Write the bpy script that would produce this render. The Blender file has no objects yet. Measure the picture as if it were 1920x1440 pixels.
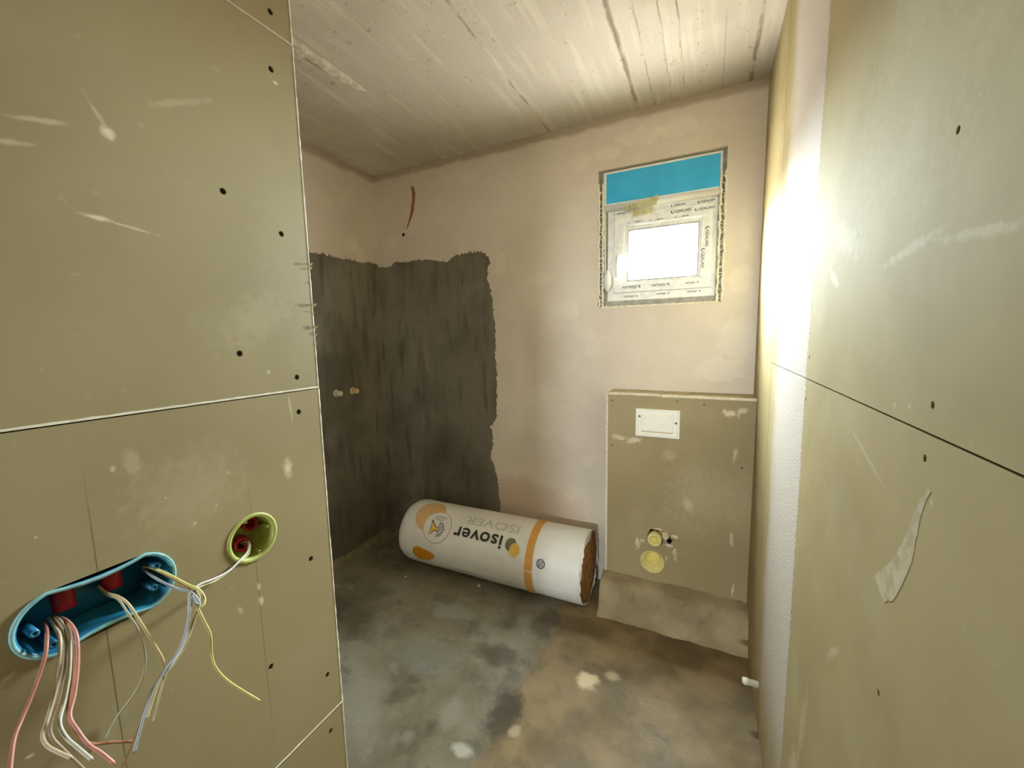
import bpy, bmesh, math, random
from mathutils import Vector, Matrix, noise as mnoise

random.seed(7)
S = bpy.context.scene
COL = S.collection

# ------------------------------------------------------------------ camera
CAM_H = 1.4600
F_PX = 752.88
pitch, yaw, roll = math.radians(6.652), math.radians(-25.816), math.radians(-1.1556)
fwd = Vector((math.sin(yaw) * math.cos(pitch), math.cos(yaw) * math.cos(pitch), -math.sin(pitch)))
r0 = Vector((math.cos(yaw), -math.sin(yaw), 0)); u0 = r0.cross(fwd)
rgt = math.cos(roll) * r0 + math.sin(roll) * u0
upv = -math.sin(roll) * r0 + math.cos(roll) * u0
cd = bpy.data.cameras.new('camera'); cam = bpy.data.objects.new('camera', cd); COL.objects.link(cam)
cd.sensor_width = 36.0; cd.lens = 36.0 * F_PX / 1920.0; cd.clip_start = 0.01; cd.clip_end = 100
cam.matrix_world = Matrix(((rgt.x, upv.x, -fwd.x, 0), (rgt.y, upv.y, -fwd.y, 0), (rgt.z, upv.z, -fwd.z, CAM_H), (0, 0, 0, 1)))
S.camera = cam

# ------------------------------------------------------------------ world: pale sky over a sunlit ground
SKY = (0.80, 0.91, 1.0); GROUND = (1.0, 0.97, 0.92)
SKY_S, GROUND_S = 118.0, 24.0
w = bpy.data.worlds.new('world'); S.world = w; w.use_nodes = True
nt = w.node_tree; nt.nodes.clear()
tc = nt.nodes.new('ShaderNodeTexCoord'); sx = nt.nodes.new('ShaderNodeSeparateXYZ')
mr = nt.nodes.new('ShaderNodeMapRange'); mr.inputs[1].default_value = -0.06; mr.inputs[2].default_value = 0.06
mx = nt.nodes.new('ShaderNodeMix'); mx.data_type = 'RGBA'
mx.inputs[6].default_value = tuple(c * GROUND_S for c in GROUND) + (1,)
mx.inputs[7].default_value = tuple(c * SKY_S for c in SKY) + (1,)
bg = nt.nodes.new('ShaderNodeBackground'); wo = nt.nodes.new('ShaderNodeOutputWorld')
nt.links.new(tc.outputs['Generated'], sx.inputs[0]); nt.links.new(sx.outputs[2], mr.inputs[0])
nt.links.new(mr.outputs[0], mx.inputs[0]); nt.links.new(mx.outputs[2], bg.inputs[0]); nt.links.new(bg.outputs[0], wo.inputs[0])

def portal(name, loc, rot, sx_, sy_):
    l = bpy.data.lights.new(name, 'AREA'); l.shape = 'RECTANGLE'; l.size = sx_; l.size_y = sy_
    l.cycles.is_portal = True
    o = bpy.data.objects.new(name, l); COL.objects.link(o); o.location = loc; o.rotation_euler = rot
# daylight enters through the small window and, as added fill, through an unseen opening behind the camera
portal('window_daylight', (-0.2235, 2.33, 1.875), (math.radians(-90), 0, 0), 0.42, 0.36)
FILL_SLOT = (-0.62, 0.18, 1.88, 2.05)      # added opening behind the camera, sized for fill light: x0, x1, z0, z1
HALL_Y = -4.6
portal('passage_fill', ((FILL_SLOT[0] + FILL_SLOT[1]) / 2, HALL_Y - 0.02, (FILL_SLOT[2] + FILL_SLOT[3]) / 2), (math.radians(90), 0, 0), FILL_SLOT[1] - FILL_SLOT[0], FILL_SLOT[3] - FILL_SLOT[2])

S.view_settings.view_transform = 'Standard'; S.view_settings.look = 'None'
S.view_settings.gamma = 1.0; S.view_settings.use_curve_mapping = False
S.view_settings.exposure = 1.97
S.cycles.max_bounces = 10; S.cycles.diffuse_bounces = 5; S.cycles.glossy_bounces = 2; S.cycles.transmission_bounces = 2; S.cycles.transparent_max_bounces = 12

# ------------------------------------------------------------------ main dimensions (metres)
H = 2.60; D = 2.267; XL = -2.146; XR = 0.217
XP = -0.663; YP = 0.524; Z1, Z2, Z3 = 0.708, 1.371, 1.967; ZS = 1.348
XB = -0.4616; DB = 2.105; HB = 1.160
T = 0.0125
HOLE = (-0.553, 0.062, 1.612, 2.338)

# ------------------------------------------------------------------ helpers
def lin(c):
    return tuple(((v / 255.0) / 12.92 if v / 255.0 <= 0.04045 else ((v / 255.0 + 0.055) / 1.055) ** 2.4) for v in c) + (1.0,)

class NM:
    """small node-material builder; coordinates are object space (equal to world space for the shell)"""
    def __init__(s, name, rough=0.7, spec=0.3):
        s.m = bpy.data.materials.new(name); s.m.use_nodes = True
        s.t = s.m.node_tree; s.b = s.t.nodes['Principled BSDF']
        s.b.inputs['Roughness'].default_value = rough; s.b.inputs['Specular IOR Level'].default_value = spec
        s.co = s.t.nodes.new('ShaderNodeTexCoord').outputs['Object']
        s.col = None; s.h = None; s.cache = {}
    def n(s, k): return s.t.nodes.new(k)
    def l(s, a, b): s.t.links.new(a, b)
    def mapping(s, loc=(0, 0, 0), rot=(0, 0, 0), scale=(1, 1, 1), tex=False, src=None):
        q = s.n('ShaderNodeMapping'); q.vector_type = 'TEXTURE' if tex else 'POINT'
        q.inputs[1].default_value = loc; q.inputs[2].default_value = rot; q.inputs[3].default_value = scale
        s.l(src or s.co, q.inputs[0]); return q.outputs[0]
    def noise(s, scale, detail=4, rough=0.55, src=None, dist=0.0):
        key = (scale, detail, rough, dist, None if src is None else src.as_pointer())
        if key in s.cache: return s.cache[key]      # one texture node per distinct noise keeps shading quick
        q = s.n('ShaderNodeTexNoise'); s.cache[key] = q.outputs[0]; q.inputs['Scale'].default_value = scale; q.inputs['Detail'].default_value = detail
        q.inputs['Roughness'].default_value = rough; q.inputs['Distortion'].default_value = dist
        s.l(src or s.co, q.inputs['Vector']); return q.outputs[0]
    def math(s, op, a, b=None, clamp=False):
        q = s.n('ShaderNodeMath'); q.operation = op; q.use_clamp = clamp
        for i, v in enumerate((a, b)):
            if v is None: continue
            if isinstance(v, (int, float)): q.inputs[i].default_value = v
            else: s.l(v, q.inputs[i])
        return q.outputs[0]
    def rng(s, v, a, b, c=0.0, d=1.0):
        q = s.n('ShaderNodeMapRange'); q.interpolation_type = 'SMOOTHSTEP'
        for i, x in enumerate((a, b, c, d)): q.inputs[i + 1].default_value = x
        s.l(v, q.inputs[0]); return q.outputs[0]
    def mix(s, fac, a, b):
        q = s.n('ShaderNodeMix'); q.data_type = 'RGBA'
        if isinstance(fac, (int, float)): q.inputs[0].default_value = fac
        else: s.l(fac, q.inputs[0])
        for i, v in ((6, a), (7, b)):
            if isinstance(v, tuple): q.inputs[i].default_value = v
            else: s.l(v, q.inputs[i])
        return q.outputs[2]
    def base(s, c1, c2=None, scale=3.0, detail=5, lo=0.35, hi=0.65):
        s.col = s.mix(s.rng(s.noise(scale, detail), lo, hi), lin(c1), lin(c2 or c1)); return s
    def over(s, fac, c):
        s.col = s.mix(fac, s.col, lin(c)); return s
    def blot(s, scale, lo, hi, c, amt=1.0, detail=5, src=None):
        return s.over(s.math('MULTIPLY', s.rng(s.noise(scale, detail, src=src), lo, hi), amt), c)
    def smudge(s, loc, rad, c, amt=0.8, rot=(0, 0, 0), edge=0.5, ns=30, na=0.9):
        v = s.mapping(loc, rot, rad, tex=True)
        q = s.n('ShaderNodeVectorMath'); q.operation = 'LENGTH'; s.l(v, q.inputs[0])
        d = s.math('ADD', q.outputs['Value'], s.math('MULTIPLY', s.math('SUBTRACT', s.noise(ns, 5, 0.65), 0.5), na))
        return s.over(s.math('MULTIPLY', s.rng(d, 1.0, 1.0 - edge), amt), c)
    def xyz(s):
        if 'xyz' not in s.cache:
            q = s.n('ShaderNodeSeparateXYZ'); s.l(s.co, q.inputs[0]); s.cache['xyz'] = q.outputs
        return s.cache['xyz']
    def bump(s, h, strength=0.3, dist=0.01):
        q = s.n('ShaderNodeBump'); q.inputs['Strength'].default_value = strength; q.inputs['Distance'].default_value = dist
        s.l(h, q.inputs['Height'])
        if s.h is not None: s.l(s.h, q.inputs['Normal'])
        s.h = q.outputs[0]; return s
    def done(s):
        if s.col is not None: s.l(s.col, s.b.inputs['Base Color'])
        if s.h is not None: s.l(s.h, s.b.inputs['Normal'])
        return s.m

def plain(name, c, rough=0.5, spec=0.4, var=12, scale=25, bump=0.0):
    m = NM(name, rough, spec); m.base(c, tuple(max(0, v - var) for v in c), scale)
    if bump: m.bump(m.noise(scale * 3, 4), bump, 0.004)
    return m.done()

def link(name, bm, mat, parent=None, origin=(0, 0, 0), smooth=False):
    if origin != (0, 0, 0): bmesh.ops.translate(bm, verts=bm.verts, vec=-Vector(origin))
    bmesh.ops.recalc_face_normals(bm, faces=bm.faces)
    me = bpy.data.meshes.new(name); bm.to_mesh(me); bm.free()
    for m in (mat if isinstance(mat, (list, tuple)) else [mat]): me.materials.append(m)
    if smooth:
        for p in me.polygons: p.use_smooth = True
    o = bpy.data.objects.new(name, me); COL.objects.link(o)
    if parent is not None: o.parent = parent
    return o

def box(bm, x0, x1, y0, y1, z0, z1):
    v = [bm.verts.new((x, y, z)) for x in (x0, x1) for y in (y0, y1) for z in (z0, z1)]
    for f in ((0, 1, 3, 2), (4, 6, 7, 5), (0, 4, 5, 1), (2, 3, 7, 6), (0, 2, 6, 4), (1, 5, 7, 3)):
        bm.faces.new([v[i] for i in f])
    return v
def boxes(*bs):
    bm = bmesh.new()
    for b in bs: box(bm, *b)
    return bm
def rbox(x0, x1, y0, y1, z0, z1, r=0.004, seg=2):
    bm = boxes((x0, x1, y0, y1, z0, z1))
    bmesh.ops.bevel(bm, geom=bm.edges[:], offset=r, segments=seg, affect='EDGES', profile=0.5)
    return bm
def thing(name, label, cat, loc, group=None):
    o = bpy.data.objects.new(name, None); COL.objects.link(o); o.location = loc; o.empty_display_size = 0.05
    o['label'] = label; o['category'] = cat
    if group: o['group'] = group
    return o
def tag(o, label, cat, group=None):
    o['label'] = label; o['category'] = cat
    if group: o['group'] = group
    return o
def struct(o, label=None):
    o['kind'] = 'structure'
    if label: o['label'] = label
    return o
def circ(u, v, ru, rv=None, n=20, ph=0.0):
    rv = rv or ru
    return [(u + ru * math.cos(ph + 2 * math.pi * i / n), v + rv * math.sin(ph + 2 * math.pi * i / n)) for i in range(n)]
def sheet(outer, holes, to3, thick):
    """flat sheet with holes: (u,v) loops -> 3D by to3(u,v,w), w from 0 (front) to thick (back)"""
    bm = bmesh.new(); edges = []
    for loop in [outer] + list(holes):
        vs = [bm.verts.new((u, v, 0)) for u, v in loop]
        edges += [bm.edges.new((vs[i], vs[(i + 1) % len(vs)])) for i in range(len(vs))]
    bmesh.ops.triangle_fill(bm, use_beauty=True, use_dissolve=False, edges=edges, normal=(0, 0, 1))
    if thick:
        g = bmesh.ops.extrude_face_region(bm, geom=bm.faces[:])
        bmesh.ops.translate(bm, verts=[e for e in g['geom'] if isinstance(e, bmesh.types.BMVert)], vec=(0, 0, thick))
    for v in bm.verts: v.co = Vector(to3(v.co.x, v.co.y, v.co.z))
    return bm
def tube(bm, pts, r, seg=8, caps=True):
    pts = [Vector(p) for p in pts]; rs = r if isinstance(r, (list, tuple)) else [r] * len(pts)
    rings = []; prev = None
    for i, p in enumerate(pts):
        t = (pts[min(i + 1, len(pts) - 1)] - pts[max(i - 1, 0)]).normalized()
        if prev is None:
            a = t.orthogonal().normalized()
        else:
            a = (prev - t * prev.dot(t)).normalized()
        prev = a; b = t.cross(a)
        rings.append([bm.verts.new(p + rs[i] * (math.cos(2 * math.pi * k / seg) * a + math.sin(2 * math.pi * k / seg) * b)) for k in range(seg)])
    for A, B in zip(rings, rings[1:]):
        for k in range(seg): bm.faces.new((A[k], A[(k + 1) % seg], B[(k + 1) % seg], B[k]))
    if caps:
        bm.faces.new(rings[0][::-1]); bm.faces.new(rings[-1])
def spline(pts, n=8):
    P = [Vector(p) for p in pts]; out = []
    for i in range(len(P) - 1):
        p0, p1, p2, p3 = P[max(i - 1, 0)], P[i], P[i + 1], P[min(i + 2, len(P) - 1)]
        for k in range(n):
            t = k / n
            out.append(0.5 * ((2 * p1) + (p2 - p0) * t + (2 * p0 - 5 * p1 + 4 * p2 - p3) * t * t + (3 * p1 - p0 - 3 * p2 + p3) * t ** 3))
    out.append(P[-1]); return out
def lathe(profile, axis, origin, seg=32, cap0=True, cap1=True, bm=None, a0=None):
    """profile: list of (distance along axis, radius)"""
    bm = bm or bmesh.new(); ax = Vector(axis).normalized(); o = Vector(origin)
    a = Vector(a0) if a0 else ax.orthogonal().normalized(); b = ax.cross(a); rings = []
    for d_, r_ in profile:
        rings.append([bm.verts.new(o + ax * d_ + r_ * (math.cos(2 * math.pi * k / seg) * a + math.sin(2 * math.pi * k / seg) * b)) for k in range(seg)])
    for A, B in zip(rings, rings[1:]):
        for k in range(seg): bm.faces.new((A[k], A[(k + 1) % seg], B[(k + 1) % seg], B[k]))
    if cap0: bm.faces.new(rings[0][::-1])
    if cap1: bm.faces.new(rings[-1])
    return bm
def ragged(pts, step, amp, seed=0, spikes=0.0):
    """densify a closed or open (u,v) chain and roughen it"""
    rnd = random.Random(seed); out = []
    for (a, b) in zip(pts, pts[1:]):
        L = math.hypot(b[0] - a[0], b[1] - a[1]); n = max(1, int(L / step))
        nx, ny = -(b[1] - a[1]) / (L + 1e-9), (b[0] - a[0]) / (L + 1e-9)
        for i in range(n):
            t = i / n; u = a[0] + (b[0] - a[0]) * t; v = a[1] + (b[1] - a[1]) * t
            d_ = amp * (mnoise.noise(Vector((u * 18, v * 18, seed))) + 0.7 * mnoise.noise(Vector((u * 55, v * 55, seed + 3)))) + (spikes * rnd.random() ** 2 if i % 2 else 0)
            d_ += amp * 0.35 * (rnd.random() - 0.5)
            out.append((u + nx * d_, v + ny * d_))
    out.append(pts[-1]); return out
def text_mesh(txt, size, bold=0.0, spacing=1.0):
    cu = bpy.data.curves.new('t', 'FONT'); cu.body = txt; cu.size = size; cu.offset = bold; cu.space_character = spacing
    cu.resolution_u = 3
    ob = bpy.data.objects.new('t', cu); COL.objects.link(ob)
    bpy.context.view_layer.update()
    me = ob.evaluated_get(bpy.context.evaluated_depsgraph_get()).to_mesh()
    bm = bmesh.new(); bm.from_mesh(me)
    ob.evaluated_get(bpy.context.evaluated_depsgraph_get()).to_mesh_clear()
    bpy.data.objects.remove(ob); bpy.data.curves.remove(cu)
    return bm

# ------------------------------------------------------------------ materials
GYP = plain('gypsum_core', (236, 224, 198), 0.9, 0.1, 18, 60, 0.2)
DARK = plain('dark_cavity', (22, 18, 14), 0.95, 0.05, 6)
SCREW = plain('phosphated_screw', (34, 28, 22), 0.5, 0.4, 8, 200)

def mat_plaster():
    m = NM('smoothed_plaster', 0.85, 0.15); z = m.xyz()[2]
    m.base((227, 214, 197), (215, 201, 183), 1.6, 6)
    m.blot(5, 0.52, 0.72, (236, 222, 204), 0.5)
    m.blot(0.9, 0.5, 0.75, (222, 204, 186), 0.6)
    # darker band under the ceiling, ragged lower edge
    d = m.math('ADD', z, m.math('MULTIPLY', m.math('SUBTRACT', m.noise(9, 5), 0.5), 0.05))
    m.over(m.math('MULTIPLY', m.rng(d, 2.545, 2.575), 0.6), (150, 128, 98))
    return m
def mat_back():
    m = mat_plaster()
    for lx, lz, rx, rz, a in ((0.13, 1.42, .09, .13, .75), (0.06, 1.28, .12, .08, .6), (0.14, 1.72, .06, .08, .5), (-.16, 2.47, .14, .05, .55), (-.34, 2.47, .14, .05, .5), (-.65, 2.41, .06, .06, .4),
                              (-.5, 2.42, .08, .04, .45), (-.90, 1.80, .10, .05, .4), (-.74, 1.61, .10, .06, .35), (-1.36, 2.46, .07, .05, .3), (-1.05, 1.35, .06, .25, .3), (-.9, 1.0, .2, .2, .25), (-1.15, 1.9, .05, .1, .35), (.15, 1.95, .03, .12, .35)):
        m.smudge((lx, D, lz), (rx, 1, rz), (244, 234, 214), a * .6, ns=22, na=1.5, edge=0.35)
    m.smudge((-1.0, D, .35), (.5, 1, .25), (172, 132, 92), .35, ns=6)
    m.bump(m.noise(4, 6), 0.25, 0.02).bump(m.noise(60, 4), 0.12, 0.004)
    return m.done()
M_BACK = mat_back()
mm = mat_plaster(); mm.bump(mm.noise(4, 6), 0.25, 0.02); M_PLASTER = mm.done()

def mat_ceiling():
    m = NM('shuttered_concrete', 0.8, 0.2)
    m.base((198, 188, 171), (181, 171, 152), 1.3, 6)
    g = m.mapping(scale=(14, 1.2, 1)); m.blot(2.0, 0.5, 0.7, (218, 208, 188), 0.55, src=g)
    m.blot(2.2, 0.55, 0.75, (170, 154, 124), 0.5)
    m.blot(38, 0.66, 0.72, (128, 112, 86), 0.4, 2)
    m.blot(90, 0.68, 0.74, (104, 90, 66), 0.3, 2)
    for x, wd, a in ((-.832, .008, .6), (-.35, .014, .7), (-.27, .004, .45), (-.19, .004, .4), (-.13, .005, .45), (.145, .012, .6), (.03, .004, .3)):
        v = m.math('ABSOLUTE', m.math('ADD', m.math('SUBTRACT', m.xyz()[0], x), m.math('MULTIPLY', m.math('SUBTRACT', m.noise(14, 4), 0.5), 0.02)))
        m.over(m.math('MULTIPLY', m.math('MULTIPLY', m.rng(v, wd, wd * .3), m.rng(m.noise(7, 3), .38, .56)), a), (122, 106, 84))
    m.bump(m.noise(3, 6), 0.2, 0.02).bump(m.noise(70, 3), 0.25, 0.006)
    return m.done()
M_CEIL = mat_ceiling()

def mat_floor():
    m = NM('raw_screed', 0.62, 0.35); X, Y, Z = m.xyz()
    m.base((136, 125, 102), (106, 96, 75), 2.4, 7)
    m.blot(1.7, 0.48, 0.62, (148, 142, 124), 0.7, 6); m.blot(6, 0.54, 0.68, (88, 80, 62), 0.6, 7); m.blot(11, 0.56, 0.68, (152, 147, 128), 0.4, 7); m.blot(30, 0.6, 0.7, (80, 72, 56), 0.3, 5)
    # dusty beige half beside the right wall, ragged border
    d = m.math('ADD', m.math('ADD', X, m.math('MULTIPLY', m.math('SUBTRACT', m.noise(3.2, 6), 0.5), 0.30)), m.math('MULTIPLY', m.math('SUBTRACT', m.noise(22, 4), 0.5), 0.05))
    right = m.rng(d, -0.70, -0.62)
    tan = m.mix(m.rng(m.noise(4.5, 7), 0.38, 0.64), lin((112, 94, 63)), lin((146, 124, 86)))
    m.col = m.mix(m.math('MULTIPLY', right, 0.92), m.col, tan)
    m.blot(7, 0.60, 0.72, (96, 80, 54), 0.5, 6)
    for lx, ly, rx, ry, c, a in ((-.66, 1.25, .09, .15, (58, 48, 36), .75), (-.82, 1.5, .16, .08, (70, 58, 42), .6), (-.70, 1.78, .09, .15, (66, 56, 42), .6), (-.41, 1.53, .06, .06, (226, 208, 166), .8), (-.32, 1.60, .05, .04, (220, 200, 158), .5),
                                 (-.74, 1.06, .05, .035, (190, 186, 168), .8), (-.86, 1.16, .06, .09, (160, 156, 140), .4), (-.6, 1.2, .03, .04, (190, 172, 136), .6), (-1.12, 1.35, .22, .14, (138, 136, 124), .5), (-1.2, 1.66, .18, .08, (146, 146, 130), .55), (-.10, 2.0, .30, .04, (96, 80, 54), .4),
                                 (-1.75, 1.35, .35, .2, (70, 62, 46), .5)):
        m.smudge((lx, ly, 0), (rx, ry, 1), c, a, ns=14, na=1.4, edge=.6)
    cr = m.n('ShaderNodeTexVoronoi'); cr.feature = 'DISTANCE_TO_EDGE'; cr.inputs['Scale'].default_value = 26; m.l(m.co, cr.inputs['Vector'])
    m.over(m.math('MULTIPLY', m.math('MULTIPLY', m.rng(cr.outputs[0], .05, .015), m.rng(m.noise(2.4, 3), .55, .65)), .25), (60, 54, 44))
    ro = m.rng(m.noise(2.0, 5), .35, .65, .42, .75); m.l(ro, m.b.inputs['Roughness'])
    m.bump(m.noise(3.5, 7), 0.35, 0.03).bump(m.noise(45, 5), 0.25, 0.006)
    return m.done()
M_FLOOR = mat_floor()

BOARD = ((170, 153, 112), (157, 140, 100))
def mat_board(name, smudges=(), lines=(), band=False, rough=0.55, spec=0.35, dust=0.35):
    m = NM(name, rough, spec)
    m.base(BOARD[0], BOARD[1], 2.2, 5); m.blot(4, .5, .72, (176, 166, 132), dust); m.blot(60, .69, .76, (190, 180, 150), .22, 2)
    if band:      # primed joint running down the wall
        X, Y, Z = m.xyz()
        n1 = m.math('MULTIPLY', m.math('SUBTRACT', m.noise(7, 4), .5), .10); n2 = m.math('MULTIPLY', m.math('SUBTRACT', m.noise(160, 2), .5), .16)
        y = m.math('ADD', Y, m.math('ADD', n1, n2))
        msk = m.math('MULTIPLY', m.rng(m.math('ADD', Y, m.math('MULTIPLY', m.math('ADD', n1, n2), .3)), 1.15, 1.168), m.rng(y, 1.66, 1.50))
        fade = m.rng(m.math('ADD', Z, n2), 0.05, .45)
        m.over(m.math('MULTIPLY', m.math('MULTIPLY', msk, fade), .92), (196, 184, 170))
        m.bump(m.math('MULTIPLY', m.noise(170, 3), msk), .5, .004)
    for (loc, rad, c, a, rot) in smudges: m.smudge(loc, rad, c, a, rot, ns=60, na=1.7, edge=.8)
    for (loc, rad, a) in lines: m.smudge(loc, rad, (70, 62, 38), a, ns=40, na=.5, edge=.5)
    m.bump(m.noise(5, 4), .12, .01)
    return m.done()
PALE = (232, 216, 182)
sm = []
for y, z, ry, rz, a, rot in ((.258, 1.716, .008, .012, .95, .5), (.250, 1.735, .0035, .024, .35, .5), (.236, 1.6125, .020, .0042, .95, -.06), (.268, 1.608, .036, .0022, .55, -.13), (.485, 1.89, .006, .004, .9, 0), (.449, 1.236, .013, .024, .85, 0), (.463, 1.345, .003, .032, .45, .08),
                             (.380, 1.053, .004, .008, .9, 0), (.381, 1.026, .006, .012, .9, .3), (.348, 1.031, .004, .010, .5, .4), (.220, 1.306, .004, .006, .6, 0), (.240, 1.31, .012, .03, .25, 0), (.120, 1.008, .005, .003, .95, -.3), (.20, 1.705, .03, .004, .4, .25), (.17, 1.672, .03, .004, .35, .2), (.34, 1.79, .06, .006, .2, .5),
                             (.43, 1.41, .004, .005, .6, 0), (.30, 1.25, .10, .08, .14, 0), (.30, 1.20, .003, .003, .7, 0), (.27, 1.25, .002, .002, .8, 0), (.33, 1.215, .002, .002, .8, 0), (.352, 1.26, .002, .002, .7, 0), (.15, 1.25, .002, .003, .6, 0), (.42, 1.5, .09, .05, .12, .5)):
    sm.append(((XP, y, z), (1, ry, rz), PALE, a, (rot, 0, 0)))
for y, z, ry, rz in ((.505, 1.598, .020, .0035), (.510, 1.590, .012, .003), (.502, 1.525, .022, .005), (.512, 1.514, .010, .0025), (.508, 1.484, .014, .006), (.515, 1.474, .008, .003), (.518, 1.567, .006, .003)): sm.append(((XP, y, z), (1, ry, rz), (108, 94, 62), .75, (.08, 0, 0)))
LN = [((XP, .194, 1.05), (1, .0011, .33), .55), ((XP, .379, 1.0), (1, .0009, .31), .45)]
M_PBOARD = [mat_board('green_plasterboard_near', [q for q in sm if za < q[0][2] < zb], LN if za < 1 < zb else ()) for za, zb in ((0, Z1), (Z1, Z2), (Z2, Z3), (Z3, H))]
sm = []
for y, z, ry, rz, a, rot in ((.92, 1.62, .14, .035, .4, .35), (.66, 1.555, .10, .010, .45, -.1), (.52, 1.545, .10, .008, .4, .1), (.98, 1.56, .05, .015, .5, .5), (.98, .60, .03, .12, .35, .2), (1.03, .42, .06, .12, .6, .3), (.82, .90, .012, .05, .45, .8), (.62, 1.37, .004, .006, .7, 0), (.66, 1.365, .003, .006, .6, 0), (.55, 1.28, .004, .006, .5, 0), (.75, 1.28, .12, .006, .3, .3), (.7, 1.75, .25, .2, .15, 0)):
    sm.append(((XR, y, z), (1, ry, rz), (212, 200, 172), a * .7, (rot, 0, 0)))
M_RBOARD = [mat_board('green_plasterboard_right', [q for q in sm if lo < q[0][2] < hi], band=True, rough=.8, spec=.045) for lo, hi in ((9, 9), (ZS, H), (0, ZS))]
sm = []
for x, z, rx, rz, a, rot in ((.11, 1.085, .05, .02, .8, .2), (.16, 1.1, .03, .02, .6, 0), (-.40, .925, .05, .018, .7, .2), (-.32, .915, .05, .022, .8, -.3), (-.056, .61, .03, .05, .4, -.4), (.14, .89, .012, .05, .45, .2), (.14, .47, .012, .05, .5, 0), (.155, .21, .008, .05, .7, .1), (-.296, .35, .018, .035, .85, .2), (-.27, .375, .02, .012, .7, 0),
                             (-.11, .335, .012, .04, .8, -.1), (-.30, 1.0, .03, .05, .2, 0), (-.15, .85, .05, .04, .2, 0), (.0, .66, .25, .25, .12, 0)):
    sm.append(((x, DB, z), (rx, 1, rz), PALE, a, (0, rot, 0)))
M_BBOARD = mat_board('green_plasterboard_boxing', sm, dust=.25)

mm = NM('waterproof_coating', 0.55, 0.3); mm.base((126, 117, 101), (98, 90, 76), 2.0, 6); mm.blot(1.5, .46, .66, (146, 137, 120), .6); mm.blot(5, .52, .7, (64, 57, 45), .5, src=mm.mapping(scale=(3, 3, .5)))
mm.blot(3, .5, .75, (78, 68, 54), .5, src=mm.mapping(scale=(4, 4, .6))); mm.blot(30, .66, .74, (110, 100, 84), .35, 3); mm.bump(mm.noise(30, 4, src=mm.mapping(scale=(1.6, 1.6, .3))), .25, .005)
M_COAT = mm.done()
MORTAR = NM('mortar', .85, .2); MORTAR.base((178, 162, 126), (150, 134, 102), 5, 6).blot(12, .58, .7, (116, 94, 62), .5).bump(MORTAR.noise(25, 6), .5, .01); MORTAR = MORTAR.done()
FILL = plain('joint_filler', (226, 206, 172), .9, .1, 24, 40, .3)

# ------------------------------------------------------------------ the shell
def grid(name, x0, x1, y0, y1, z, n, mat, f):
    bm = bmesh.new(); nx, ny = n
    vs = [[bm.verts.new((x0 + (x1 - x0) * i / nx, y0 + (y1 - y0) * j / ny, 0)) for j in range(ny + 1)] for i in range(nx + 1)]
    for i in range(nx):
        for j in range(ny): bm.faces.new((vs[i][j], vs[i + 1][j], vs[i + 1][j + 1], vs[i][j + 1]))
    for v in bm.verts: v.co.z = z + f(v.co)
    return link(name, bm, mat, smooth=True)
floor = struct(grid('floor', XL - .1, XR + .15, HALL_Y - .2, D + .1, 0, (120, 380), M_FLOOR,
    lambda c: .006 * mnoise.noise(Vector((c.x * 4, c.y * 4, 1))) + .004 * mnoise.noise(Vector((c.x * 11, c.y * 11, 5))) - .004), 'rough grey and tan screed floor')
ceiling = struct(grid('ceiling', XL - .1, XR + .15, HALL_Y - .2, D + .1, H, (60, 90), M_CEIL,
    lambda c: .003 * mnoise.noise(Vector((c.x * 3, c.y * 3, 9)))), 'shuttered concrete ceiling slab')
# ridges of cement paste where shuttering boards met
for x, y0, y1, wd, hh, sd in ((-.832, .6, 2.25, .004, .003, 1), (-.35, .6, 2.25, .007, .005, 2), (.145, .9, 2.25, .006, .004, 3), (-.13, 1.0, 1.85, .003, .0025, 4), (-.19, 1.0, 1.8, .003, .002, 5), (-.27, 1.1, 2.05, .003, .002, 6)):
    bm = bmesh.new(); n = int((y1 - y0) / .012); pr = None
    for i in range(n + 1):
        y = y0 + (y1 - y0) * i / n; k = .45 + .9 * abs(mnoise.noise(Vector((sd * 7, y * 16, 0)))); xx = x + .008 * mnoise.noise(Vector((sd, y * 6, 2)))
        cur = [bm.verts.new((xx - wd * k, y, H + .003)), bm.verts.new((xx, y, H - hh * k)), bm.verts.new((xx + wd * k, y, H + .003))]
        if pr:
            for a in (0, 1): bm.faces.new((pr[a], pr[a + 1], cur[a + 1], cur[a]))
        pr = cur
    link('formwork_ridge', bm, M_CEIL, ceiling)
bm = bmesh.new(); pr = None
for i in range(41):      # long tapering mortar lip on the ceiling
    t = i / 40; y = .85 + .66 * t; k = (1.0 if t < .86 else 1.0 - (t - .86) / .14 * .7) * (.8 + .4 * mnoise.noise(Vector((t * 20, 3, 1))))
    x = -1.475 + .025 * t
    cur = [bm.verts.new((x - .014 * k, y, H + .003)), bm.verts.new((x - .010 * k, y, H - .030 * k)), bm.verts.new((x + .016 * k, y, H - .022 * k)), bm.verts.new((x + .024 * k, y, H + .003))]
    if pr:
        for a in range(3): bm.faces.new((pr[a], pr[a + 1], cur[a + 1], cur[a]))
    pr = cur
link('mortar_lip', bm, plain('pale_mortar', (204, 194, 172), .85, .15, 30, 30, .3), ceiling)

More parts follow.
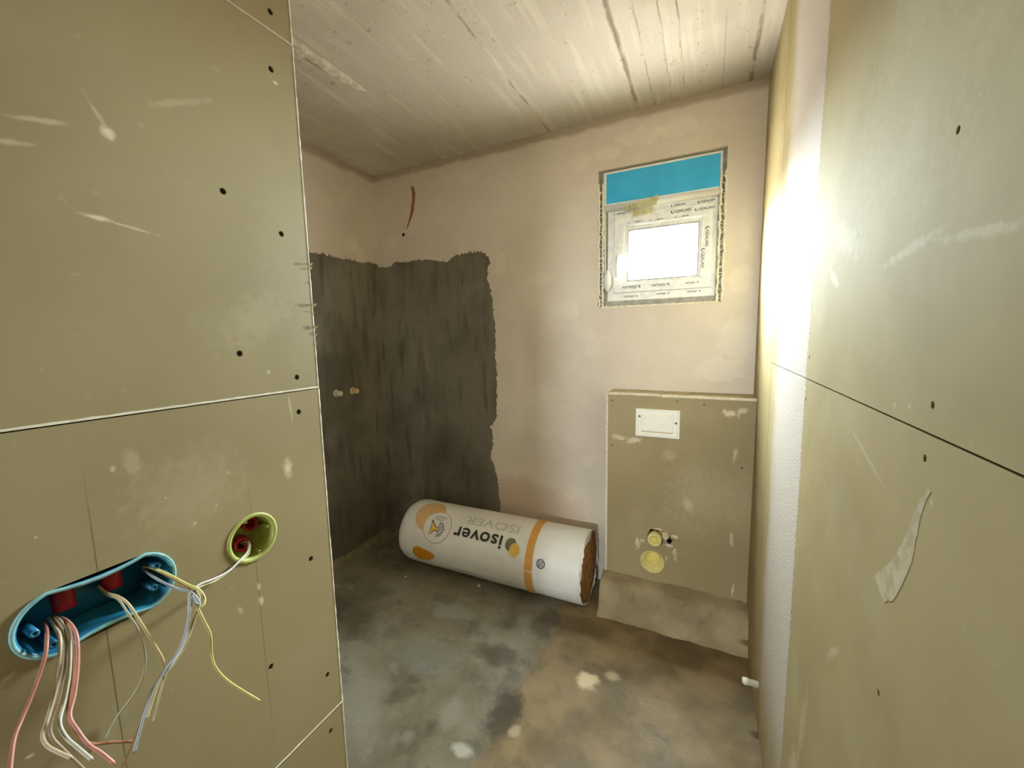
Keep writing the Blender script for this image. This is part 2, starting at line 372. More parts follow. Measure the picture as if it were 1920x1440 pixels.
# back wall with the window opening
bm = sheet([(XL - .12, -.05), (XR + .15, -.05), (XR + .15, H + .05), (XL - .12, H + .05)],
           [[(HOLE[0], HOLE[2]), (HOLE[1], HOLE[2]), (HOLE[1], HOLE[3]), (HOLE[0], HOLE[3])]], lambda u, v, w_: (u, D + w_, v), .12)
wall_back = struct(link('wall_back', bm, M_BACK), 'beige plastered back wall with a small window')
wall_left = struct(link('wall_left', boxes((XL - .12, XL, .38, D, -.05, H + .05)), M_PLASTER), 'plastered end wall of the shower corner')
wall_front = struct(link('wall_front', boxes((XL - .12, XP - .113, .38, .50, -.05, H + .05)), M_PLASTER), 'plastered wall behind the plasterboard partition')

# dark waterproof coating, brushed on with ragged edges
top = ragged([(XL, 1.985), (-2.06, 1.965), (-1.99, 2.0), (-1.9, 1.985), (-1.81, 1.995), (-1.70, 1.985), (-1.63, 1.975), (-1.545, 1.955), (-1.50, 1.985), (-1.42, 1.995), (-1.30, 1.995), (-1.25, 1.965), (-1.23, 1.93)], .007, .008, 4, .016)
side = ragged([(-1.23, 1.93), (-1.265, 1.88), (-1.245, 1.80), (-1.227, 1.70), (-1.22, 1.62), (-1.203, 1.53), (-1.212, 1.40), (-1.209, 1.23), (-1.212, 1.05), (-1.209, .95), (-1.262, .88), (-1.242, .77), (-1.268, .67), (-1.225, .56), (-1.215, .45), (-1.20, .34), (-1.20, .002)], .007, .011, 11, .012)
out = top + side[1:] + [(XL, .002)]
link('waterproof_coating', sheet(out, [], lambda u, v, w_: (u, D - .0025 + w_, v), .002), M_COAT, wall_back)['label'] = 'dark grey brushed waterproof coating'
top = ragged([(.52, 1.96), (1.2, 1.985), (1.72, 1.985), (1.94, 1.985), (2.1, 1.985), (2.2, 2.0), (D - .003, 1.985)], .007, .008, 21, .018)
link('waterproof_coating', sheet([(.52, .002)] + top + [(D - .003, .002)], [], lambda u, v, w_: (XL + .0025 - w_, u, v), .002), M_COAT, wall_left)['label'] = 'dark grey brushed waterproof coating'
# rusty streak and a drill hole high on the back wall
P = [(-1.812, 2.477, .010), (-1.800, 2.43, .012), (-1.806, 2.385, .012), (-1.818, 2.33, .013), (-1.832, 2.29, .009), (-1.85, 2.25, .006), (-1.872, 2.212, .003)]
a = [(x - w_, z) for x, z, w_ in P]; b = [(x + w_, z) for x, z, w_ in P]
link('rust_streak', sheet(ragged(a, .008, .004, 31) + ragged(b[::-1], .008, .004, 32), [], lambda u, v, w_: (u, D - .002 + w_, v), .002), plain('rust_red', (172, 124, 96), .9, .1, 44, 120), wall_back)['label'] = 'rusty red streak'
link('drill_hole', lathe([(0, .011), (.002, .010)], (0, -1, 0), (-1.905, D, 2.176), 12), DARK, wall_back)

# screeded ledge at the foot of the cistern boxing, and mortar fillet along the shower wall
bm = bmesh.new(); n = 46; pr = None
prof = [(DB + .02, .168), (DB, .166), (DB - .05, .158), (DB - .088, .146), (DB - .104, .118), (DB - .118, .06), (DB - .135, .012), (DB - .17, -.01)]
for i in range(n + 1):
    x = XB - .012 + (XR - XB + .012) * i / n
    cur = []
    for k, (y, z) in enumerate(prof):
        e = .010 * mnoise.noise(Vector((x * 9, k * 1.3, 2))) + .006 * mnoise.noise(Vector((x * 30, k * 2.1, 7)))
        cur.append(bm.verts.new((x, y + e * (1 if k > 1 else 0), z + e * (.9 if k else 0))))
    if pr:
        for a in range(len(prof) - 1): bm.faces.new((pr[a], pr[a + 1], cur[a + 1], cur[a]))
    else: bm.faces.new(cur + [bm.verts.new((x, DB + .02, -.01))])
    pr = cur
struct(link('trim_1', bm, MORTAR, smooth=True), 'rough mortar ledge at the foot of the boxing')
bm = bmesh.new(); pr = None
for i in range(60):
    y = .52 + (D - .52) * i / 59; k = 1 + .35 * mnoise.noise(Vector((0, y * 9, 4)))
    cur = [bm.verts.new((XL - .002, y, .035 * k)), bm.verts.new((XL + .012 * k, y, .03 * k)), bm.verts.new((XL + .045 * k, y, -.012))]
    if pr:
        for a in (0, 1): bm.faces.new((pr[a], pr[a + 1], cur[a + 1], cur[a]))
    pr = cur
struct(link('trim_2', bm, plain('coved_mortar', (132, 122, 90), .85, .15, 25, 20, .3)), 'mortar fillet along the foot of the shower wall')

# ------------------------------------------------------------------ plasterboard walls
def screw(parent, axis, p, head=.0036):
    bm = lathe([(0, head), (.0012, head * .55), (.0035, head * .45)], axis, p, 10)
    return link('screw', bm, SCREW, parent)

core = boxes((XP - .1125, XP - .10, HALL_Y, YP, 0, H), (XP - .10, XP - T - .0004, YP - .055, YP - .006, 0, H), (XP - .10, XP - T - .0004, HALL_Y, YP - .055, 0, .05), (XP - .10, XP - T - .0004, HALL_Y, YP - .055, H - .05, H), (XP - .10, XP - T - .0004, HALL_Y, HALL_Y + .05, .05, H - .05))
wall_part = struct(link('wall_partition', core, DARK), 'partition of green plasterboard on studs')
# box openings: green round box and blue double box
GB = (.3785, 1.1400, .0365); BB = ((.1600, 1.1460), (.2300, 1.1460), .0380)
def stadium(c0, c1, r, n=12):
    a = [(c1[0] + r * math.cos(t), c1[1] + r * math.sin(t)) for t in [(-.5 + i / n) * math.pi for i in range(n + 1)]]
    b = [(c0[0] + r * math.cos(t), c0[1] + r * math.sin(t)) for t in [(.5 + i / n) * math.pi for i in range(n + 1)]]
    return a + b
SC = {0: [(.491, .672)], 1: [(.479, 1.333), (.387, .900), (.479, 1.050), (.494, .795)], 2: [(.385, 1.687), (.386, 1.443), (.474, 1.644), (.480, 1.908), (.481, 1.396)], 3: [(.487, 1.999), (.486, 2.25)]}
rows = [(.004, Z1), (Z1, Z2), (Z2, Z3), (Z3, H - .004)]
for i, (za, zb) in enumerate(rows):
    za += .0009; zb -= .0009
    holes = [circ(y, z, .0048, n=12) for y, z in SC[i]]
    if i == 1: holes += [circ(GB[0], GB[1], GB[2] - .0005, n=36), stadium(BB[0], BB[1], BB[2] + .0004)]
    rim = ragged([(YP, za), (YP, zb)], .012, .0012, 60 + i, 0)
    bm = sheet([(HALL_Y, za)] + rim + [(HALL_Y, zb)], holes, lambda u, v, w_: (XP - w_, u, v), T)
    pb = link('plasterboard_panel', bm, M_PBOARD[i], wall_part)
    for y, z in SC[i]: screw(pb, (-1, 0, 0), (XP - .0035, y, z))
    # chalky bare edge of gypsum along the joint and the free end
    bm = bmesh.new(); pr = None; n = 120
    for k in range(n + 1):
        y = -.2 + (YP + .2) * k / n; e = .0009 * mnoise.noise(Vector((y * 60, i, 0)))
        if i: q = [(XP - .002, y, za - .0006), (XP + .0012, y, za + .0001), (XP + .0003, y, za + .0030 + e)]
        else: q = [(XP - .002, y, zb + .0006), (XP + .0005, y, zb), (XP + .0002, y, zb - .002 + e)]
        cur = [bm.verts.new(c) for c in q]
        if pr:
            for a in (0, 1): bm.faces.new((pr[a], pr[a + 1], cur[a + 1], cur[a]))
        pr = cur
    if i: link('gypsum_edge', bm, GYP, pb)
    else: bm.free()
    bm = bmesh.new(); pr = None; n = int((zb - za) / .006)
    for k in range(n + 1):
        z = za + (zb - za) * k / n; e = .0018 * abs(mnoise.noise(Vector((z * 40, i, 5)))) + .0008 * abs(mnoise.noise(Vector((z * 160, i, 8))))
        cur = [bm.verts.new(c) for c in ((XP + .0002, YP - .0022 - e, z), (XP + .0008, YP - .0006, z), (XP - .001, YP + .0012 + e, z), (XP - T, YP + .0012, z))]
        if pr:
            for a in range(3): bm.faces.new((pr[a], pr[a + 1], cur[a + 1], cur[a]))
        pr = cur
    link('gypsum_edge', bm, GYP, pb)
    if i == 2:      # torn paper curling off the free edge
        for y, z, s_ in ((.519, 1.601, 1.), (.517, 1.594, .8), (.522, 1.565, .5), (.515, 1.527, 1.3), (.521, 1.512, .4), (.514, 1.486, 1.1), (.518, 1.472, .7), (.522, 1.455, .6)):
            bm = bmesh.new(); A = []
            for k in range(7):
                t = k / 6; A.append((bm.verts.new((XP + .0005 + .004 * s_ * t * t, YP - .011 * s_ + .016 * s_ * t, z + .0022 * s_ * t)), bm.verts.new((XP + .0003 + .002 * s_ * t, YP - .011 * s_ + .014 * s_ * t, z - .0024 * s_ * t - .0004))))
            for p_, q_ in zip(A, A[1:]): bm.faces.new((p_[0], q_[0], q_[1], p_[1]))
            bmesh.ops.solidify(bm, geom=bm.faces[:], thickness=.0004)
            link('torn_paper', bm, plain('torn_paper', (214, 204, 170), .8, .2), pb)

wall_right = struct(link('wall_right', boxes((XR + T + .006, XR + .15, HALL_Y, D, -.02, H + .02)), DARK), 'right wall of green plasterboard')
RB = [((1.722, D), (.004, H - .004), [(1.76, 1.85), (1.75, 1.42), (1.77, 2.2), (1.76, 1.0)]),
      ((HALL_Y, 1.718), (ZS + .0018, H - .004), [(.573, 1.654), (.568, 1.380), (1.14, 1.40), (1.69, 1.62), (1.69, 2.0)]),
      ((HALL_Y, 1.718), (.004, ZS - .0018), [(.573, 1.321), (.63, .99), (1.15, 1.30)])]
for i, ((ya, yb), (za, zb), sc) in enumerate(RB):
    bm = sheet([(ya, za), (yb, za), (yb, zb), (ya, zb)], [circ(y, z, .0042, n=12) for y, z in sc], lambda u, v, w_: (XR + w_, u, v), T)
    pb = link('plasterboard_panel', bm, M_RBOARD[i], wall_right)
    for y, z in sc: screw(pb, (1, 0, 0), (XR + .003, y, z))
    if za < 1 and ya < 1:     # rounded paper shoulder of the lower board
        P = [(.556, 1.292, .0025), (.570, 1.27, .0045), (.580, 1.24, .008), (.592, 1.20, .013), (.612, 1.165, .018), (.636, 1.135, .022), (.655, 1.118, .020)]
        a = [(y - w_, z - .3 * w_) for y, z, w_ in P]; b = [(y + w_, z + .3 * w_) for y, z, w_ in P]
        link('filler_smear', sheet(ragged(a, .004, .0022, 71) + ragged(b[::-1], .004, .0022, 72), [], lambda u, v, w_: (XR - .0004 + w_, u, v), .0004), plain('dry_filler', (190, 176, 142), .9, .1, 20, 50), pb)['label'] = 'curved smear of dry filler'
# wall at the far end of the passage behind the camera, with the added fill opening
bm = sheet([(XP - .12, 0), (XR + .15, 0), (XR + .15, H), (XP - .12, H)], [[(FILL_SLOT[0], FILL_SLOT[2]), (FILL_SLOT[1], FILL_SLOT[2]), (FILL_SLOT[1], FILL_SLOT[3]), (FILL_SLOT[0], FILL_SLOT[3])]], lambda u, v, w_: (u, HALL_Y - w_, v), .1)
struct(link('wall_passage', bm, M_PLASTER), 'plastered unseen end wall of the passage with an added light opening')

# ------------------------------------------------------------------ window
WHITE = plain('white_upvc', (238, 236, 226), .35, .5, 8)
FILM = plain('protective_film', (250, 248, 242), .4, .4, 14, 30)
mm = NM('blue_film', .35, .4); mm.base((62, 188, 236), (56, 178, 228), 6); BLUEF = mm.done()
INK = plain('film_ink', (120, 118, 112), .6, .2)
FOAM = plain('expanding_foam', (252, 244, 218), .9, .1, 24, 60, .4)
REVEAL = plain('reveal_grey', (182, 177, 166), .9, .1, 24, 30, .3)
win = bpy.data.objects.new('window_1', None); COL.objects.link(win); win.location = (-.245, D, HOLE[2]); struct(win, 'small white plastic window with blue shutter box')
WO = (-.245, D, HOLE[2])
def wpart(name, bm, mat, parent=win, smooth=False): return link(name, bm, mat, parent, WO if parent is win else WO, smooth)
def frame_bm(x0, x1, z0, z1, wd, y0, y1, lip=0.006):
    """mitred frame with a stepped moulding toward the room; wd = (left, right, bottom, top)"""
    bm = bmesh.new()
    def ring(dx, y):
        l, r, b, t = [k * dx for k in wd]
        return [bm.verts.new(c) for c in ((x0 + l, y, z0 + b), (x1 - r, y, z0 + b), (x1 - r, y, z1 - t), (x0 + l, y, z1 - t))]
    R = [ring(0, y1), ring(0, y0 + .003), ring(.05, y0), ring(.7, y0), ring(.76, y0 + lip), ring(.97, y0 + lip * 1.6), ring(1, y0 + lip * 2.2), ring(1, y1)]
    for A, B in zip(R, R[1:] + R[:1]):
        for k in range(4): bm.faces.new((A[k], A[(k + 1) % 4], B[(k + 1) % 4], B[k]))
    return bm
wpart('reveal', boxes((HOLE[0], -.503, D + .028, D + .06, HOLE[2], HOLE[3]), (.028, HOLE[1], D + .028, D + .06, HOLE[2], HOLE[3]), (-.507, .032, D + .026, D + .06, HOLE[2], 1.650), (-.507, .032, D + .028, D + .06, 2.318, HOLE[3])), REVEAL)
sbx = wpart('shutter_box', rbox(-.527, .045, D + .006, D + .10, 2.140, 2.327, .004), WHITE)
wpart('blue_film', rbox(-.511, .034, D + .0045, D + .0065, 2.163, 2.315, .0008, 1), BLUEF, sbx).location = (0, 0, 0)
bm = bmesh.new(); tube(bm, [(-.525, D + .018, 2.142), (.043, D + .018, 2.142)], .019, 16); wpart('rounded_sill_profile', bm, WHITE, sbx, True)
frm = wpart('outer_frame', frame_bm(-.506, .031, 1.646, 2.128, (.062, .045, .060, .060), D + .024, D + .058), FILM)
sash = wpart('sash', frame_bm(-.468, .012, 1.688, 2.098, (.073, .065, .063, .085), D + .006, D + .046), FILM)
pm = bpy.data.materials.new('window_glass'); pm.use_nodes = True; t_ = pm.node_tree; t_.nodes.clear()
o_ = t_.nodes.new('ShaderNodeOutputMaterial'); mxs = t_.nodes.new('ShaderNodeMixShader'); tr = t_.nodes.new('ShaderNodeBsdfTransparent'); gl = t_.nodes.new('ShaderNodeBsdfGlossy'); fr = t_.nodes.new('ShaderNodeLayerWeight'); pw = t_.nodes.new('ShaderNodeMath'); mu = t_.nodes.new('ShaderNodeMath')
tr.inputs[0].default_value = (.95, .97, .96, 1); gl.inputs['Roughness'].default_value = .02; fr.inputs[0].default_value = .5; pw.operation = 'POWER'; pw.inputs[1].default_value = 5.0; mu.operation = 'MULTIPLY_ADD'; mu.inputs[1].default_value = .9; mu.inputs[2].default_value = .04
t_.links.new(fr.outputs['Facing'], pw.inputs[0]); t_.links.new(pw.outputs[0], mu.inputs[0]); t_.links.new(mu.outputs[0], mxs.inputs[0]); t_.links.new(tr.outputs[0], mxs.inputs[1]); t_.links.new(gl.outputs[0], mxs.inputs[2]); t_.links.new(mxs.outputs[0], o_.inputs[0])
wpart('pane', boxes((-.397, -.050, D + .023, D + .027, 1.749, 2.015)), pm, sash)
# glazing gasket
wpart('gasket', frame_bm(-.3965, -.0505, 1.7495, 2.0145, (.005, .005, .005, .006), D + .012, D + .0225, .001), plain('grey_gasket', (150, 146, 136), .6, .3), sash)
# handle: rosette, spindle neck and lever hanging down
bm = rbox(-.4520, -.4240, D - .004, D + .008, 1.800, 1.892, .004, 3); hd = wpart('handle', bm, WHITE, sash, True)
bm = bmesh.new(); tube(bm, spline([(-.438, D, 1.874), (-.438, D - .024, 1.874), (-.440, D - .036, 1.866), (-.443, D - .038, 1.84), (-.444, D - .037, 1.80), (-.444, D - .034, 1.768)], 5), .0085, 10)
lev = link('lever', bm, WHITE, sash, WO, True)
# belt winder on the left jamb
bm = bmesh.new()
lathe([(0, .016), (.018, .018), (.03, .014), (.036, .006)], (0, -1, 0), (0, 0, 0), 20, bm=bm)
for v in bm.verts: v.co = Vector((-.501 + v.co.x * 1.25, D + .020 + v.co.y, 1.757 + v.co.z * 3.3))
wpart('belt_winder', bm, WHITE, win, True)
bm = bmesh.new(); tube(bm, [(-.516, D + .012, 1.80), (-.518, D + .012, 2.0), (-.520, D + .012, 2.14)], .0045, 8); wpart('belt_guide', bm, WHITE)
# foam squeezed out beside the frame
for side, xs in ((-1, (-.549, -.527)), (1, (.040, .062))):
    bm = bmesh.new()
    for e in (0, 1):
        z1f = 2.27 if side < 0 else 2.235
        pts = []; rr = []
        n = 95
        for k in range(n + 1):
            z = HOLE[2] + .0 + (z1f - HOLE[2]) * k / n
            j = mnoise.noise(Vector((e * 5 + side, z * 26, 1))) * .007 + mnoise.noise(Vector((e * 9 + side, z * 80, 4))) * .004
            pts.append((xs[e] + j, D + .002 + .004 * mnoise.noise(Vector((e, z * 50, side))), z)); rr.append(.0058 + .0030 * mnoise.noise(Vector((e + 3, z * 70, side))))
        tube(bm, pts, rr, 7)
    for k in range(26):     # bridges between the two beads
        z = HOLE[2] + .02 + (z1f - HOLE[2] - .04) * (k + random.random() * .8) / 26
        tube(bm, spline([(xs[0], D + .006, z), ((xs[0] + xs[1]) / 2, D + .009, z + random.uniform(-.012, .012)), (xs[1], D + .006, z + random.uniform(-.02, .02))], 3), .0028, 6)
    fo = wpart('foam_seal', bm, FOAM, win, True); fo['label'] = 'ragged bead of pale expanding foam'
bm = bmesh.new(); pts = [(-.54 + .59 * k / 60, D + .001 + .002 * mnoise.noise(Vector((k * .4, 0, 0))), HOLE[2] + .002 + .003 * mnoise.noise(Vector((k * .5, 2, 0)))) for k in range(61)]
tube(bm, pts, .0045, 6); wpart('plaster_edge', bm, FOAM)
# crumpled yellow tape across the top rail
YT = plain('masking_tape', (246, 240, 196), .6, .3, 20, 30)
for k, (xa, za, xb, zb, wd) in enumerate(((-.415, 2.118, -.245, 2.152, .012), (-.42, 2.125, -.25, 2.128, .010), (-.375, 2.09, -.27, 2.10, .016))):
    bm = bmesh.new(); pr = None
    for i in range(15):
        t = i / 14; x = xa + (xb - xa) * t; z = za + (zb - za) * t; y = D - .004 - .006 * abs(mnoise.noise(Vector((t * 7, k, 0)))) - (.006 if za > 2.1 else 0)
        cur = [bm.verts.new((x, y, z - wd * (1 + .5 * mnoise.noise(Vector((t * 9, k, 3)))))), bm.verts.new((x, y - .004, z + wd * (1 + .5 * mnoise.noise(Vector((t * 9, k, 6))))))]
        if pr: bm.faces.new((pr[0], cur[0], cur[1], pr[1]))
        pr = cur
    bmesh.ops.solidify(bm, geom=bm.faces[:], thickness=.0006)
    wpart('masking_tape', bm, YT)
# printing on the protective film of the profiles
def film_print(x, z, rot, size=.020, y=D + .0052, txt='GEALAN', par=None):
    bm = text_mesh(txt, size, .0004)
    # leading round emblem: an open ring
    ring_o = circ(-.010, size * .34, size * .44, n=18); ring_i = circ(-.008, size * .40, size * .28, n=18)
    vo = [bm.verts.new((u, v, 0)) for u, v in ring_o]; vi = [bm.verts.new((u, v, 0)) for u, v in ring_i]
    for k in range(18):
        if k in (3, 4): continue
        bm.faces.new((vo[k], vo[(k + 1) % 18], vi[(k + 1) % 18], vi[k]))
    c_, s_ = math.cos(rot), math.sin(rot)
    for v in bm.verts: v.co = Vector((x + v.co.x * c_ - v.co.y * s_, y, z + v.co.x * s_ + v.co.y * c_))
    link('film_print', bm, INK, par or sash, WO)
R90 = math.pi / 2
film_print(-.165, 2.068, .02); film_print(-.055, 2.064, .02, .018)
film_print(-.17, 2.106, .02, .014, D + .0232, par=frm); film_print(-.045, 2.104, .02, .016, D + .0232, par=frm); film_print(-.46, 2.106, .0, .012, D + .0232, par=frm)
film_print(-.020, 1.965, -R90); film_print(-.036, 1.862, -R90)
film_print(-.345, 1.722, math.pi); film_print(-.20, 1.722, math.pi, .018); film_print(-.06, 1.72, math.pi, .012)
film_print(-.36, 1.672, math.pi, .014, D + .0232, par=frm); film_print(-.20, 1.676, math.pi, .012, D + .0232, par=frm); film_print(-.05, 1.678, math.pi, .012, D + .0232, par=frm)
for xx, zz, ln in ((-.38, 2.048, .09), (-.27, 2.046, .08), (-.15, 2.044, .06)):
    film_print(xx, zz, .02, .008, txt='- - - - GEALAN - -')

# ------------------------------------------------------------------ toilet cistern boxing
cb = thing('cistern_boxing', 'low green plasterboard boxing for a concealed toilet cistern under the window', 'boxing', (XB, DB, 0))
CO = (XB, DB, 0)
def cpart(name, bm, mat, parent=cb, smooth=False): return link(name, bm, mat, parent, CO, smooth)
sm_holes = [[(-.309, .948), (-.108, .948), (-.108, 1.080), (-.309, 1.080)],
            ragged([(-.245, .390), (-.246, .42), (-.230, .450), (-.195, .450), (-.172, .428), (-.168, .39), (-.184, .368), (-.225, .366), (-.245, .390)], .01, .004, 41)[:-1],
            circ(-.219, .272, .0575, n=32),
            ragged([(-.152, .402), (-.146, .418), (-.136, .432), (-.130, .414), (-.116, .412), (-.128, .400), (-.130, .386), (-.146, .388), (-.152, .402)], .006, .002, 42)[:-1]]
scr = [(-.435, 1.12), (-.12, 1.13), (.0, 1.12), (-.435, .88), (.17, .83)]
bm = sheet([(XB, .10), (XR - .001, .10), (XR - .001, HB - .0125), (XB, HB - .0125)], sm_holes + [circ(x, z, .004, n=10) for x, z in scr], lambda u, v, w_: (u, DB + w_, v), T)
fp = link('front_panel', bm, M_BBOARD, cb); fp.location = (-XB, -DB, 0)
for x, z in scr: screw(fp, (0, 1, 0), (x, DB + .003, z))
cpart('side_panel', boxes((XB, XB + T, DB + T, D - .001, .0, HB - .0125)), M_BBOARD)
cpart('top_panel', boxes((XB, -.196, DB + .0, D - .001, HB - .0125, HB)), plain('dusty_board_top', (190, 176, 144), .85, .15, 24, 14))
cpart('top_panel', boxes((-.194, XR - .001, DB + .003, D - .001, HB - .014, HB - .002)), plain('dusty_board_top', (190, 176, 144), .85, .15, 24, 14))
cpart('gypsum_edge', boxes((XB - .006, XB + .005, DB - .0018, DB + T, .165, HB)), GYP)
cpart('gypsum_edge', boxes((XB + .004, -.197, DB - .0018, DB + .004, HB - .008, HB + .001)), GYP)
cpart('gypsum_edge', boxes((-.193, XR - .001, DB - .0018, DB + .006, HB - .012, HB - .001)), GYP)
cpart('cavity_back', boxes((XB + T, XR - .001, DB + .075, DB + .08, .0, HB - .013)), DARK)
# white access cover of the flush plate
CREAM = plain('cream_plastic', (255, 252, 238), .45, .4, 4)
bm = bmesh.new()
x0, x1, z0, z1 = -.314, -.104, .943, 1.085
def rr(ins, y): return [bm.verts.new(c) for c in ((x0 + ins, y, z0 + ins), (x1 - ins, y, z0 + ins), (x1 - ins, y, z1 - ins), (x0 + ins, y, z1 - ins))]
R = [rr(0, DB + .02), rr(0, DB - .006), rr(.002, DB - .008), rr(.010, DB - .008), rr(.012, DB - .002), rr(.018, DB - .001)]
for A, B in zip(R, R[1:]):
    for k in range(4): bm.faces.new((A[k], A[(k + 1) % 4], B[(k + 1) % 4], B[k]))
bm.faces.new(R[-1])
ac = cpart('access_cover', bm, CREAM)
bm = rbox(-.286, -.132, DB - .009, DB + .002, .972, 1.062, .003, 2); cpart('raised_plate', bm, CREAM, ac)
bm = boxes((-.284, -.134, DB - .0115, DB - .008, .966, .971)); cpart('grip_lip', bm, plain('cream_shade', (228, 212, 174), .5, .3), ac)
for x in (-.296, -.122): cpart('cover_screw', lathe([(0, .006), (.003, .005)], (0, -1, 0), (x, DB - .001, 1.045 if x < -.2 else 1.02), 10), plain('grey_screw', (120, 110, 90), .5, .4), ac)
for x, s_ in ((-.282, 1), (-.136, -1)):
    bm = bmesh.new(); tube(bm, [(x + s_ * .016 * math.cos(t), DB - .009, 1.042 + .013 * math.sin(t)) for t in [(-.5 + k / 8) * math.pi for k in range(9)]], .0018, 6); cpart('moulded_arc', bm, CREAM, ac)
# flush pipe and waste pipe with their plugs
YEL = plain('pale_yellow_plastic', (236, 214, 118), .45, .4, 14, 40)
YEL2 = plain('cream_yellow_plastic', (238, 222, 148), .5, .35, 14, 40)
fpipe = cpart('flush_pipe', lathe([(-.06, .035), (.024, .035), (.028, .032), (.028, .022), (.018, .020)], (0, -1, 0), (-.208, DB, .405), 32), YEL2, cb, True)
cpart('pipe_plug', lathe([(.010, .0185), (.026, .018), (.0285, .014), (.022, .0095), (.022, .003)], (0, -1, 0), (-.208, DB, .405), 24), YEL, fpipe, True)
bm = lathe([(-.012, .060), (.0055, .060), (.0070, .058), (.005, .0545), (-.030, .053), (-.031, .0475), (-.068, .046), (-.0685, .002)], (0, -1, 0), (-.219, DB, .272), 40, cap0=False)
wp = cpart('waste_pipe', bm, YEL2, cb, True)
cpart('pipe_plug', lathe([(-.068, .034), (-.040, .034), (-.037, .031), (-.037, .002)], (0, -1, 0), (-.219, DB, .272), 32), YEL, wp, True)  # plug deeper yellow than the pipe, recess shading put into its colour
for cx, cz, rx, rz, sd in ((-.158, .425, .018, .022, 1), (-.135, .376, .024, .010, 2), (-.112, .345, .007, .024, 3), (-.298, .36, .010, .03, 4), (-.272, .38, .013, .008, 5), (-.112, .43, .02, .012, 6), (-.15, .305, .006, .014, 7), (-.19, .457, .024, .005, 8)):
    bm = bmesh.new(); bmesh.ops.create_icosphere(bm, subdivisions=2, radius=1)
    for v in bm.verts:
        k = 1 + .45 * mnoise.noise(v.co * 2.2 + Vector((sd * 3, 0, 0)))
        v.co = Vector((cx + v.co.x * rx * k, DB - .0005 + v.co.y * .0045 * k, cz + v.co.z * rz * k))
    cpart('filler_blob', bm, FILL, cb, True)

# ------------------------------------------------------------------ roll of insulation
RX, RY, RA, RL, RR = -.5428, 2.0507, -.01214, 1.207, .1948
ax = Vector((-math.cos(RA), math.sin(RA), 0)); nf = Vector((ax.y, -ax.x, 0)); nf = nf if nf.y < 0 else -nf
ro = thing('insulation_roll', 'long roll of insulation in white printed film lying against the back wall', 'roll', (RX - .6, RY, 0))
RO = (RX - .6, RY, 0)
def rp(s_, th, off=0.0):
    th = math.radians(th); r_ = RR + off
    return Vector((RX, RY, RR)) + ax * s_ + r_ * (math.cos(th) * nf + math.sin(th) * Vector((0, 0, 1)))
def rrad(s_, th):   # soft irregularities of the stuffed film
    return .0022 * mnoise.noise(Vector((s_ * 5, math.cos(th) * 2, math.sin(th) * 2))) + .0012 * mnoise.noise(Vector((s_ * 16, math.cos(th) * 5, math.sin(th) * 5)))
mm = NM('printed_white_film', .34, .45); mm.base((244, 240, 232), (236, 231, 222), 5); mm.bump(mm.noise(9, 5, src=mm.mapping(scale=(1, 2, 2))), .35, .012).bump(mm.noise(40, 4), .12, .004); FILMW = mm.done()
mm = NM('mineral_wool', .95, .05); mm.base((196, 150, 100), (166, 122, 76), 30, 6).blot(90, .55, .7, (214, 174, 124), .5, 3).bump(mm.noise(120, 4), .8, .01); WOOL = mm.done()
prof = [(-.004, RR * .972), (.002, RR * .992), (.014, RR)] + [(.012 + (RL - .105) * k / 40, RR) for k in range(1, 41)] + [(RL - .068, RR * .985), (RL - .044, RR * .95), (RL - .020, RR * .87), (RL - .001, RR * .74), (RL + .002, RR * .5), (RL - .004, RR * .2)]
bm = bmesh.new(); seg = 72; rings = []
for k, (s_, r_) in enumerate(prof):
    ring = []
    for j in range(seg):
        th = 2 * math.pi * j / seg; q = r_ + rrad(s_, th) * (1 if r_ > .9 * RR else 2.5); ss = s_
        if k == 0: ss += .007 * mnoise.noise(Vector((math.cos(th) * 3, math.sin(th) * 3, 2))) - .010 * mnoise.noise(Vector((math.cos(th) * 9, math.sin(th) * 9, 5))); q += .006 * mnoise.noise(Vector((math.cos(th) * 7, math.sin(th) * 7, 9)))
        if s_ > RL - .05: q *= 1 + .02 * math.sin(th * 9) * (1 - r_ / RR)
        z_ = RR + q * math.sin(th)
        ring.append(bm.verts.new(Vector((RX, RY, 0)) + ax * ss + nf * (q * math.cos(th)) + Vector((0, 0, max(.001, z_)))))
    rings.append(ring)
for A, B in zip(rings, rings[1:]):
    for j in range(seg): bm.faces.new((A[j], A[(j + 1) % seg], B[(j + 1) % seg], B[j]))
bm.faces.new(rings[-1])
wr = link('film_wrapper', bm, FILMW, ro, RO, True)
bm = bmesh.new(); rings = []; seg2 = 96     # spirally rolled wool showing at the open end
for k in range(26):
    r_ = RR * .968 * (1 - k / 26) + .001; ring = []
    for j in range(seg2):
        th = 2 * math.pi * j / seg2; ph = (r_ / .016 + th / (2 * math.pi)) % 1
        s_ = .003 + .006 * (ph ** 3) + .004 * mnoise.noise(Vector((r_ * 60, math.cos(th) * 6, math.sin(th) * 6)))
        ring.append(bm.verts.new(Vector((RX, RY, RR)) + ax * s_ + r_ * (math.cos(th) * nf + math.sin(th) * Vector((0, 0, 1)))))
    rings.append(ring)
for A, B in zip(rings, rings[1:]):
    for j in range(seg2): bm.faces.new((A[j], A[(j + 1) % seg2], B[(j + 1) % seg2], B[j]))
bm.faces.new(rings[-1]); link('wool_core', bm, WOOL, ro, RO)
